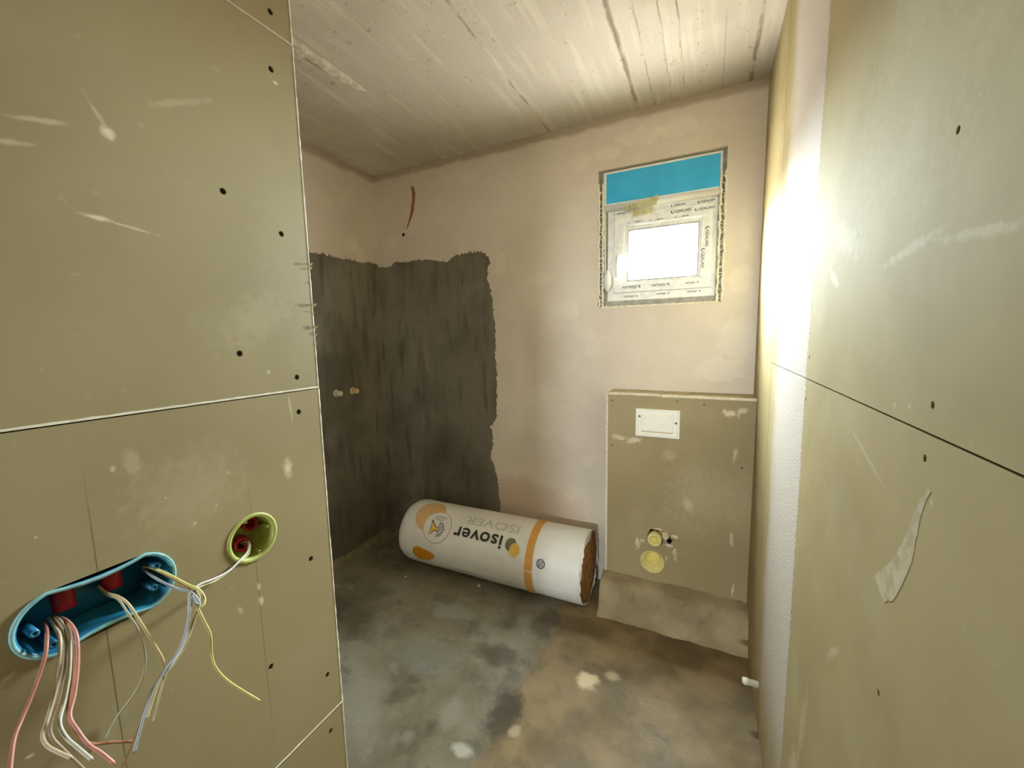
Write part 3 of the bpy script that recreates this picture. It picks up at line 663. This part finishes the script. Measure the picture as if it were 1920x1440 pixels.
# torn flaps of film at the open end
for th0, th1, ln in ((62, 100, .016), (8, 30, .008), (-80, -48, .014)):
    bm = bmesh.new(); pr = None
    for i in range(13):
        t = i / 12; th = th0 + (th1 - th0) * t; e = ln * math.sin(math.pi * t) * (.7 + .6 * mnoise.noise(Vector((th * .1, 0, 3))))
        cur = [bm.verts.new(rp(.004, th, -.002)), bm.verts.new(rp(-.005 - e * .3, th, -.005)), bm.verts.new(rp(-.005 - e * .6, th, -.010 - e * .8))]
        if pr:
            for a in (0, 1): bm.faces.new((pr[a], cur[a], cur[a + 1], pr[a + 1]))
        pr = cur
    bmesh.ops.solidify(bm, geom=bm.faces[:], thickness=.0006)
    link('torn_flap', bm, FILMW, ro, RO, True)

def wrap_bm(bm, s0, th0, off=.0035, flip=True, k=1.0):
    """lay flat (u,v) print on the roll: u runs along the axis, v around it (upside down when flip)"""
    vs = [v.co.y for v in bm.verts]
    if vs:
        lo, hi = min(vs), max(vs); n = max(1, int((hi - lo) / .012))
        for i in range(1, n):
            bmesh.ops.bisect_plane(bm, geom=bm.verts[:] + bm.edges[:] + bm.faces[:], plane_co=(0, lo + (hi - lo) * i / n, 0), plane_no=(0, 1, 0))
    for v in bm.verts:
        u, w_ = v.co.x, v.co.y
        th = th0 - math.degrees(w_ / RR) if flip else th0 + math.degrees(w_ / RR)
        s_ = s0 + u if flip else s0 - u
        v.co = rp(s_, th, off + rrad(s_, math.radians(th)))
    return bm
def flat(outer, holes=()):
    return sheet(outer, holes, lambda u, v, w_: (u, v, w_), 0)
def strip_bm(pts, wd):
    bm = bmesh.new(); pr = None
    for i, (u, v) in enumerate(pts):
        a = pts[max(0, i - 1)]; b = pts[min(len(pts) - 1, i + 1)]; L = math.hypot(b[0] - a[0], b[1] - a[1]) + 1e-9
        nx, ny = -(b[1] - a[1]) / L * wd / 2, (b[0] - a[0]) / L * wd / 2
        cur = [bm.verts.new((u + nx, v + ny, 0)), bm.verts.new((u - nx, v - ny, 0))]
        if pr: bm.faces.new((pr[0], cur[0], cur[1], pr[1]))
        pr = cur
    return bm
CHAR = plain('charcoal_ink', (66, 62, 54), .5, .3, 8); ORANGE = plain('orange_ink', (226, 164, 84), .45, .3, 10); PEACH = plain('peach_ink', (232, 190, 136), .45, .3, 8)
OCHRE = plain('ochre_ink', (222, 150, 36), .45, .3, 10); YELLOW = plain('yellow_ink', (240, 196, 92), .45, .3, 8); GHOST = plain('faded_grey_ink', (212, 207, 196), .5, .3, 6); GREYI = plain('grey_ink', (122, 116, 92), .5, .3, 8); WINK = plain('white_ink', (240, 236, 228), .4, .3, 6)
def printed(name, bm, mat, label=None):
    o = link(name, bm, mat, wr, RO)
    if label: o['label'] = label
    return o
tb = text_mesh('isover', .108, .0018, 1.06)
wid = max(v.co.x for v in tb.verts); sc_ = .325 / wid
for v in tb.verts: v.co.x *= sc_
printed('lettering', wrap_bm(tb, .452, 48.5), CHAR, 'charcoal lettering printed upside down')
tb = text_mesh('ISOVER', .075, .001, 1.0); wid = max(v.co.x for v in tb.verts)
for v in tb.verts: v.co.x *= .36 / wid
printed('lettering', wrap_bm(tb, .37, 72), GHOST, 'faded lettering showing through the film')
printed('logo_dot', wrap_bm(flat(circ(0, 0, .033, .036, 28)), .402, 38), GREYI)
printed('logo_dot', wrap_bm(flat(circ(0, 0, .030, .036, 28)), .374, 31, .0042), YELLOW)
# orange band round the roll, broken once
for ta, tb_ in ((5.2, 120), (-60, 3.2)):
    bm = bmesh.new(); pr = None
    for i in range(60):
        th = ta + (tb_ - ta) * i / 59; cur = [bm.verts.new(rp(s_, th, .0032 + rrad(s_, math.radians(th)))) for s_ in (.262, .284, .306)]
        if pr:
            for a in (0, 1): bm.faces.new((pr[a], cur[a], cur[a + 1], pr[a + 1]))
        pr = cur
    printed('orange_band', bm, ORANGE)
# small round mark
printed('round_mark', wrap_bm(flat(circ(0, 0, .024, n=28), [circ(0, 0, .0195, n=28)]), .214, 19.7), CHAR)
printed('round_mark', wrap_bm(flat([(-.013, -.013), (.013, -.013), (.013, .013), (-.013, .013)], [[(-.010, -.010), (.010, -.010), (.010, .010), (-.010, .010)]]), .214, 19.7), CHAR)
printed('round_mark', wrap_bm(strip_bm([(-.007, -.006), (0, 0), (.006, .008)], .004), .214, 19.7), CHAR)
# badge: white disc with ochre rim over a peach disc, a horn and sprays of leaves inside
printed('print_disc', wrap_bm(flat(circ(0, 0, .100, .105, 48)), .985, 61, .0028), PEACH)
printed('print_disc', wrap_bm(flat(circ(0, 0, .098, .096, 48)), .900, 41, .0036), OCHRE)
printed('print_disc', wrap_bm(flat(circ(0, 0, .0945, .0925, 48)), .900, 41, .0042), WINK)
horn = [(.052, -.046), (.044, -.004), (.050, .042), (.016, .012), (-.004, .010), (-.004, -.006), (.014, -.010)]
printed('horn_motif', wrap_bm(flat(horn), .893, 37, .0047), YELLOW)
printed('horn_motif', wrap_bm(strip_bm(horn + horn[:1], .0045), .893, 37, .0050), CHAR)
for k in range(7):
    an = math.radians(180 + (k - 3) * 25); r1, r2 = .012, .052 - .004 * abs(k - 3)
    pts = [(r1 * math.cos(an), r1 * math.sin(an) * .95), ((r1 + r2) / 2 * math.cos(an + .12), (r1 + r2) / 2 * math.sin(an + .12)), (r2 * math.cos(an), r2 * math.sin(an))]
    printed('leaf_spray', wrap_bm(strip_bm(pts, .004), .893, 37, .0047), CHAR)
    for q in (-.5, .5):
        m_ = (.034 * math.cos(an), .034 * math.sin(an)); e_ = (.048 * math.cos(an + q * .45), .048 * math.sin(an + q * .45))
        printed('leaf_spray', wrap_bm(strip_bm([m_, e_], .0032), .893, 37, .0047), CHAR)
for k, (ua, ub) in enumerate(((-.052, .040), (-.044, .046), (-.03, .03))):
    pts = [(ua + (ub - ua) * i / 20, 0) for i in range(21)]
    bm = bmesh.new()
    for i in range(0, 20, 2):
        a_ = [bm.verts.new(c) for c in ((pts[i][0], -.002, 0), (pts[i + 1][0] + .002, -.002, 0), (pts[i + 1][0] + .002, .002, 0), (pts[i][0], .002, 0))]; bm.faces.new(a_)
    printed('fine_print', wrap_bm(bm, .900, 59 - 3.2 * k, .0047), GREYI)
# ochre drop near the floor, a fine line of print
drop = circ(0, 0, .05, .048, 30); drop = [(u if u < 0 else u * (1 + 1.3 * (u / .05)), v - .028 * max(0, u / .05) ** 2 * -1 - (.02 * max(0, u / .05))) for u, v in drop]
bm = flat([(-u, -v) for u, v in drop]); printed('ochre_drop', wrap_bm(bm, 1.01, -13, .0036), OCHRE)
bm = bmesh.new()
for i in range(26):
    u = .2 * i / 26; a_ = [bm.verts.new(c) for c in ((u, -.0018, 0), (u + .005, -.0018, 0), (u + .005, .0018, 0), (u, .0018, 0))]; bm.faces.new(a_)
printed('fine_print', wrap_bm(bm, .575, -31, .0036), plain('blue_grey_ink', (128, 128, 150), .5, .3, 6))

# ------------------------------------------------------------------ electrical boxes in the partition
LIME = plain('lime_plastic', (190, 196, 112), .4, .45, 12, 50); BLUE = plain('blue_plastic_shaded', (44, 128, 164), .38, .5, 14, 40); RED = plain('red_conduit', (176, 26, 34), .42, .45, 20, 60)
gb = thing('round_junction_box', 'round lime green wall box with two red conduits in near plasterboard', 'wall box', (XP, GB[0], GB[1])); GO = (XP, GB[0], GB[1])
bm = lathe([(-.0004, .0335), (.0016, .0345), (.0020, .0385), (.0012, .0405), (-.0002, .0405), (-.0002, .0362), (-.045, .0340), (-.046, .0010), (-.0445, .0010), (-.0440, .0318), (-.0004, .0335)], (1, 0, 0), GO, 40, False, False)
link('box_body', bm, LIME, gb, GO, True)
for dy, dz in ((-.008, .030), (.010, -.030), (.030, .006)):
    bm = lathe([(-.028, .0030), (-.002, .0030), (-.002, .0013), (-.010, .0012)], (1, 0, 0), (XP, GB[0] + dy, GB[1] + dz), 10); link('screw_post', bm, LIME, gb, GO, True)
for (y, z, dep) in ((.3705, 1.1275, .016), (.3900, 1.1540, .024)):
    dr_ = Vector((1, -.35, .12)).normalized(); mouth = Vector((XP - dep, y, z)); L = (.044 - dep)
    bm = lathe([(0, .0112), (L * .25, .0122), (L * .4, .0112), (L * .55, .0122), (L * .7, .0112), (L * .85, .0122), (L * .95, .0118), (L, .0112), (L, .0080), (.003, .0078)], dr_, mouth - dr_ * L, 22)
    link('conduit', bm, RED, gb, GO, True)
bb = thing('double_wall_box', 'blue double wall box with loose wires, at lower left of near plasterboard', 'wall box', (XP, .195, 1.146)); BO = (XP, .195, 1.146)
def waist(r, rw, n=14):
    """outline of two linked circles with a slightly narrower bridge"""
    c0, c1 = BB[0], BB[1]; cz = c0[1]; a = []
    for i in range(n + 1):
        t = (-.42 + .84 * i / n) * math.pi; a.append((c1[0] + r * math.cos(t), cz + r * math.sin(t)))
    for i in range(1, 6):
        t = i / 6; y = a[n][0] + (2 * (BB[0][0] + BB[1][0]) / 2 - 2 * a[n][0]) * t; a.append((y, cz + a[n][1] - cz - (r - rw) * math.sin(math.pi * t)))
    for i in range(n + 1):
        t = (.58 + .84 * i / n) * math.pi; a.append((c0[0] + r * math.cos(t), cz + r * math.sin(t)))
    for i in range(1, 6):
        t = i / 6; y = a[2 * n + 6][0] + (a[0][0] - a[2 * n + 6][0]) * t; a.append((y, a[0][1] + (r - rw) * math.sin(math.pi * t)))
    return a
bm = bmesh.new(); rings = []
for x, r, rw in ((-.0002, .0405, .0355), (.0020, .0405, .0355), (.0026, .0395, .0345), (.0024, .0360, .0300), (.0002, .0350, .0290), (-.0440, .0325, .0270), (-.0452, .0310, .0260), (-.0470, .0335, .0280), (-.0002, .0362, .0305)):
    tilt = 0.0
    rings.append([bm.verts.new((XP + x, u, v)) for u, v in waist(r, rw)])
n_ = len(rings[0])
for A, B in zip(rings, rings[1:] + rings[:1]):
    for k in range(n_): bm.faces.new((A[k], A[(k + 1) % n_], B[(k + 1) % n_], B[k]))
bm.faces.new(rings[6])
link('box_body', bm, BLUE, bb, BO, True)  # body blue is deepened, the shade inside the box put into its colour
bm = bmesh.new(); rings = []      # dusty paler lip standing proud of the board
for x, r, rw in ((.0004, .0408, .0352), (.0028, .0406, .0350), (.0036, .0392, .0336), (.0032, .0368, .0304), (.0012, .0362, .0298)):
    rings.append([bm.verts.new((XP + x, u, v)) for u, v in waist(r, rw)])
for A, B in zip(rings, rings[1:] + rings[:1]):
    for k in range(n_): bm.faces.new((A[k], A[(k + 1) % n_], B[(k + 1) % n_], B[k]))
link('box_rim', bm, plain('dusty_blue_plastic', (152, 200, 200), .6, .3, 24, 60), bb, BO, True)
for y, z in ((.138, 1.142), (.252, 1.160), (.246, 1.132), (.150, 1.120)):
    bm = lathe([(-.036, .0045), (-.001, .0045), (-.001, .0018), (-.012, .0016)], (1, 0, 0), (XP, y, z), 12); link('screw_post', bm, BLUE, bb, BO, True)
for y in (.170, .214):
    bm = lathe([(0, .0098), (.006, .0110), (.012, .0098), (.018, .0110), (.024, .0098), (.034, .0102), (.034, .0078), (.004, .0076)], (.12, 0, -1), (XP - .032, y, 1.178), 20)
    link('conduit', bm, RED, bb, BO, True)

# ------------------------------------------------------------------ loose wires
W = {
'g1': [[-0.6934, 0.3758, 1.1258], [-0.6754, 0.3777, 1.1306], [-0.6674, 0.3701, 1.1194], [-0.6594, 0.3541, 1.1159], [-0.6494, 0.3313, 1.1122], [-0.6394, 0.304, 1.1167], [-0.6354, 0.2872, 1.1211], [-0.6314, 0.2759, 1.1209], [-0.6294, 0.2685, 1.115], [-0.6254, 0.2632, 1.0866], [-0.6214, 0.253, 1.0598], [-0.6134, 0.2342, 1.0464], [-0.6134, 0.2236, 1.0377]],
'g2': [[-0.6934, 0.378, 1.1209], [-0.6754, 0.379, 1.1262], [-0.6674, 0.3714, 1.115], [-0.6594, 0.3522, 1.1133], [-0.6494, 0.3297, 1.1113], [-0.6414, 0.306, 1.1116], [-0.6374, 0.2891, 1.1162], [-0.6334, 0.2791, 1.1169], [-0.6334, 0.2818, 1.1039], [-0.6334, 0.2774, 1.0865], [-0.6334, 0.2624, 1.0527], [-0.6334, 0.2467, 1.033], [-0.6334, 0.2351, 1.0251], [-0.6334, 0.226, 1.0034], [-0.6334, 0.2155, 0.9727]],
'y': [[-0.6914, 0.2467, 1.1557], [-0.6674, 0.2499, 1.1566], [-0.6514, 0.2587, 1.1463], [-0.6374, 0.2706, 1.1296], [-0.6274, 0.279, 1.1193], [-0.6194, 0.2812, 1.1082], [-0.6134, 0.2767, 1.1009], [-0.6184, 0.274, 1.1004], [-0.6214, 0.2736, 1.095], [-0.6194, 0.2779, 1.0743], [-0.6174, 0.2825, 1.0497], [-0.6174, 0.2811, 1.0212], [-0.6174, 0.285, 0.9964], [-0.6174, 0.3004, 0.9613], [-0.6134, 0.3358, 0.9011]],
'b': [[-0.6914, 0.2464, 1.1527], [-0.6694, 0.2443, 1.1515], [-0.6554, 0.2503, 1.1409], [-0.6434, 0.2618, 1.1263], [-0.6334, 0.2714, 1.1184], [-0.6274, 0.2765, 1.1073], [-0.6234, 0.2769, 1.0986], [-0.6174, 0.2691, 1.1086], [-0.6194, 0.2672, 1.1186], [-0.6174, 0.2611, 1.0982], [-0.6134, 0.2505, 1.0722], [-0.6094, 0.2382, 1.0576], [-0.6054, 0.2231, 1.0502], [-0.6014, 0.2091, 1.0371], [-0.5974, 0.1972, 1.0185], [-0.5934, 0.1875, 0.9989], [-0.5914, 0.1813, 0.9849]],
'br': [[-0.6914, 0.2477, 1.1543], [-0.6674, 0.2508, 1.1538], [-0.6534, 0.2603, 1.141], [-0.6414, 0.2709, 1.1261], [-0.6334, 0.2774, 1.1131], [-0.6314, 0.2792, 1.094], [-0.6334, 0.271, 1.0747], [-0.6354, 0.2633, 1.0514], [-0.6354, 0.2475, 1.0316], [-0.6334, 0.228, 1.0234], [-0.6274, 0.2145, 1.016], [-0.6194, 0.1979, 0.9899], [-0.6134, 0.1882, 0.9788], [-0.6074, 0.1721, 0.9598]],
'w1': [[-0.6934, 0.2023, 1.152], [-0.6754, 0.2034, 1.1445], [-0.6574, 0.2069, 1.1415], [-0.6454, 0.21, 1.1242], [-0.6394, 0.2156, 1.0973], [-0.6394, 0.2187, 1.0637], [-0.6434, 0.2151, 1.0335], [-0.6514, 0.205, 1.0102], [-0.6574, 0.1919, 0.9939], [-0.6604, 0.1785, 0.9719]],
'w2': [[-0.6934, 0.2015, 1.1539], [-0.6754, 0.2028, 1.1478], [-0.6554, 0.2067, 1.1459], [-0.6434, 0.2106, 1.1374], [-0.6354, 0.215, 1.118], [-0.6294, 0.2232, 1.0832], [-0.6234, 0.2291, 1.0552], [-0.6214, 0.2279, 1.0402], [-0.6214, 0.2209, 1.0264], [-0.6174, 0.2109, 1.0098], [-0.6134, 0.2037, 0.9981]],
'l1': [[-0.6934, 0.1532, 1.1371], [-0.6714, 0.1486, 1.1379], [-0.6554, 0.1445, 1.1362], [-0.6414, 0.1377, 1.1224], [-0.6314, 0.1248, 1.099], [-0.6184, 0.1109, 1.0814], [-0.6034, 0.1016, 1.0746], [-0.5784, 0.0917, 1.0613]],
'l2': [[-0.6934, 0.157, 1.14], [-0.6674, 0.1546, 1.1375], [-0.6514, 0.1528, 1.1308], [-0.6394, 0.1476, 1.114], [-0.6294, 0.1392, 1.0885], [-0.6174, 0.1278, 1.0687], [-0.6034, 0.1196, 1.0624], [-0.5934, 0.1191, 1.0553], [-0.5834, 0.1225, 1.0498], [-0.5714, 0.1284, 1.042]],
'l3': [[-0.6934, 0.1587, 1.1401], [-0.6674, 0.1573, 1.1384], [-0.6534, 0.1569, 1.1284], [-0.6434, 0.1516, 1.1055], [-0.6334, 0.142, 1.0779], [-0.6254, 0.1312, 1.0575], [-0.6174, 0.1278, 1.0465], [-0.6074, 0.132, 1.0302], [-0.5934, 0.1418, 1.0005]],
'l4': [[-0.6934, 0.1612, 1.1385], [-0.6674, 0.1606, 1.1373], [-0.6494, 0.1594, 1.1266], [-0.6354, 0.152, 1.0961], [-0.6234, 0.1429, 1.0746], [-0.6094, 0.1334, 1.0612], [-0.5954, 0.1329, 1.0502], [-0.5834, 0.1369, 1.0391], [-0.5694, 0.1417, 1.0269]],
'l5': [[-0.6934, 0.1637, 1.1368], [-0.6654, 0.1645, 1.138], [-0.6454, 0.1641, 1.1285], [-0.6294, 0.158, 1.1054], [-0.6134, 0.148, 1.0807], [-0.5994, 0.1388, 1.068], [-0.5854, 0.1393, 1.056], [-0.5734, 0.1422, 1.0422], [-0.5634, 0.1477, 1.0312], [-0.5534, 0.1526, 1.0186]],
'l6': [[-0.6934, 0.1627, 1.136], [-0.6674, 0.1629, 1.1344], [-0.6534, 0.1617, 1.1208], [-0.6414, 0.1557, 1.0895], [-0.6294, 0.1453, 1.0568], [-0.6234, 0.146, 1.0321], [-0.6234, 0.1555, 1.0062], [-0.6334, 0.1738, 0.9842], [-0.6434, 0.1976, 0.9567]],
}
SPEC = {
'g1': ((206, 200, 186), 'whitish wire leaving the green round box toward the knot of wires'),
'g2': ((214, 206, 160), 'cream wire leaving the green round box, lower of the two strands'),
'y': ((218, 206, 128), 'bright yellow wire curling down and away to the right below the round box'),
'b': ((172, 178, 184), 'blue grey wire hanging longest from the knot, ending below the boxes'),
'br': ((150, 112, 62), 'tan brown wire running behind the blue grey wire from the knot'),
'w1': ((176, 170, 140), 'thin grey wire from the middle of the blue box, curling back to the board'),
'w2': ((204, 186, 134), 'straw yellow wire from the middle of the blue box'),
'l1': ((176, 118, 96), 'leftmost wire, rusty pink, dropping out of the picture'),
'l2': ((196, 180, 146), 'beige wire from left of blue box with its hooked end turned right'),
'l3': ((150, 128, 96), 'dull brown wire in the middle of the left bunch'),
'l4': ((196, 190, 168), 'pale grey wire in the left bunch with a cut white end'),
'l5': ((200, 136, 120), 'thick pink wire at the right of the left bunch'),
'l6': ((166, 116, 78), 'copper brown wire swinging right toward the tip of the blue grey wire'),
}
for k, pts in W.items():
    c, lab = SPEC[k]; bm = bmesh.new(); r = .00185 if k[0] == 'l' else .0016
    if k in ('w1', 'br', 'g2'): r = .0013
    tube(bm, spline(pts, 8), r, 8)
    cpt = bmesh.new() if k in ('l2', 'l4', 'l5', 'y', 'b') else None
    root = thing('wire', lab, 'wire', pts[0], 'loose wires hanging from the wall boxes')
    link('insulation', bm, plain('wire_' + k, c, .42, .45, 10, 80), root, tuple(pts[0]), True)
    if cpt is not None:
        e = Vector(pts[-1]); d_ = (e - Vector(pts[-2])).normalized(); tube(cpt, [e - d_ * .001, e + d_ * .0022], r * .55, 8)
        link('copper_core', cpt, plain('copper', (176, 120, 76), .35, .6, 10), root, tuple(pts[0]), True)

# ------------------------------------------------------------------ plugs, stub and crumbs
for y, c, lab in ((1.821, (226, 214, 190), 'white plug closing a water pipe, the one nearer the partition edge'), (1.956, (222, 196, 128), 'yellowish plug closing a water pipe, the one nearer the corner')):
    q = thing('pipe_plug', lab, 'plug', (XL, y, 1.122), 'pipe plugs in the dark shower wall'); m_ = plain('plug_plastic', c, .45, .4, 14, 60)
    link('plug_collar', lathe([(.0, .024), (.006, .024), (.010, .018), (.010, .012)], (1, 0, 0), (XL, y, 1.122), 20), FILL, q, (XL, y, 1.122), True)
    link('plug_body', lathe([(.004, .0125), (.030, .0125), (.032, .011)], (1, 0, 0), (XL, y, 1.122), 16), m_, q, (XL, y, 1.122), True)
    link('plug_head', lathe([(.032, .018), (.044, .018), (.046, .016)], (1, 0, 0), (XL, y, 1.122), 6), m_, q, (XL, y, 1.122))
o = thing('pipe_stub', 'short white plastic pipe stub poking from the right wall near floor', 'pipe', (XR, 1.615, .150))
PO = (XR, 1.615, .150); WP = plain('white_pipe', (238, 228, 206), .4, .4, 8)
link('pipe', lathe([(-.006, .0115), (.034, .0115), (.034, .013), (.048, .0128), (.051, .0105)], (-1, 0, 0), PO, 20), WP, o, PO, True)
link('pipe_cap', lathe([(.0505, .0098), (.053, .0085), (.0535, .003)], (-1, 0, 0), PO, 16), WP, o, PO, True)
for i, (x, y, s_, lab) in enumerate(((-1.165, 1.905, .010, 'larger white plaster crumb on floor in front of the roll'), (-1.63, 1.80, .006, 'small white plaster crumb on floor near the shower corner'))):
    bm = bmesh.new(); bmesh.ops.create_icosphere(bm, subdivisions=2, radius=s_)
    for v in bm.verts: v.co = v.co * (1 + .5 * mnoise.noise(v.co * 120 + Vector((i * 5, 0, 0)))); v.co.z = max(v.co.z * .7, -s_ * .4)
    o = link('plaster_crumb', bm, FILL); o.location = (x, y, s_ * .4); tag(o, lab, 'crumb', 'plaster crumbs')
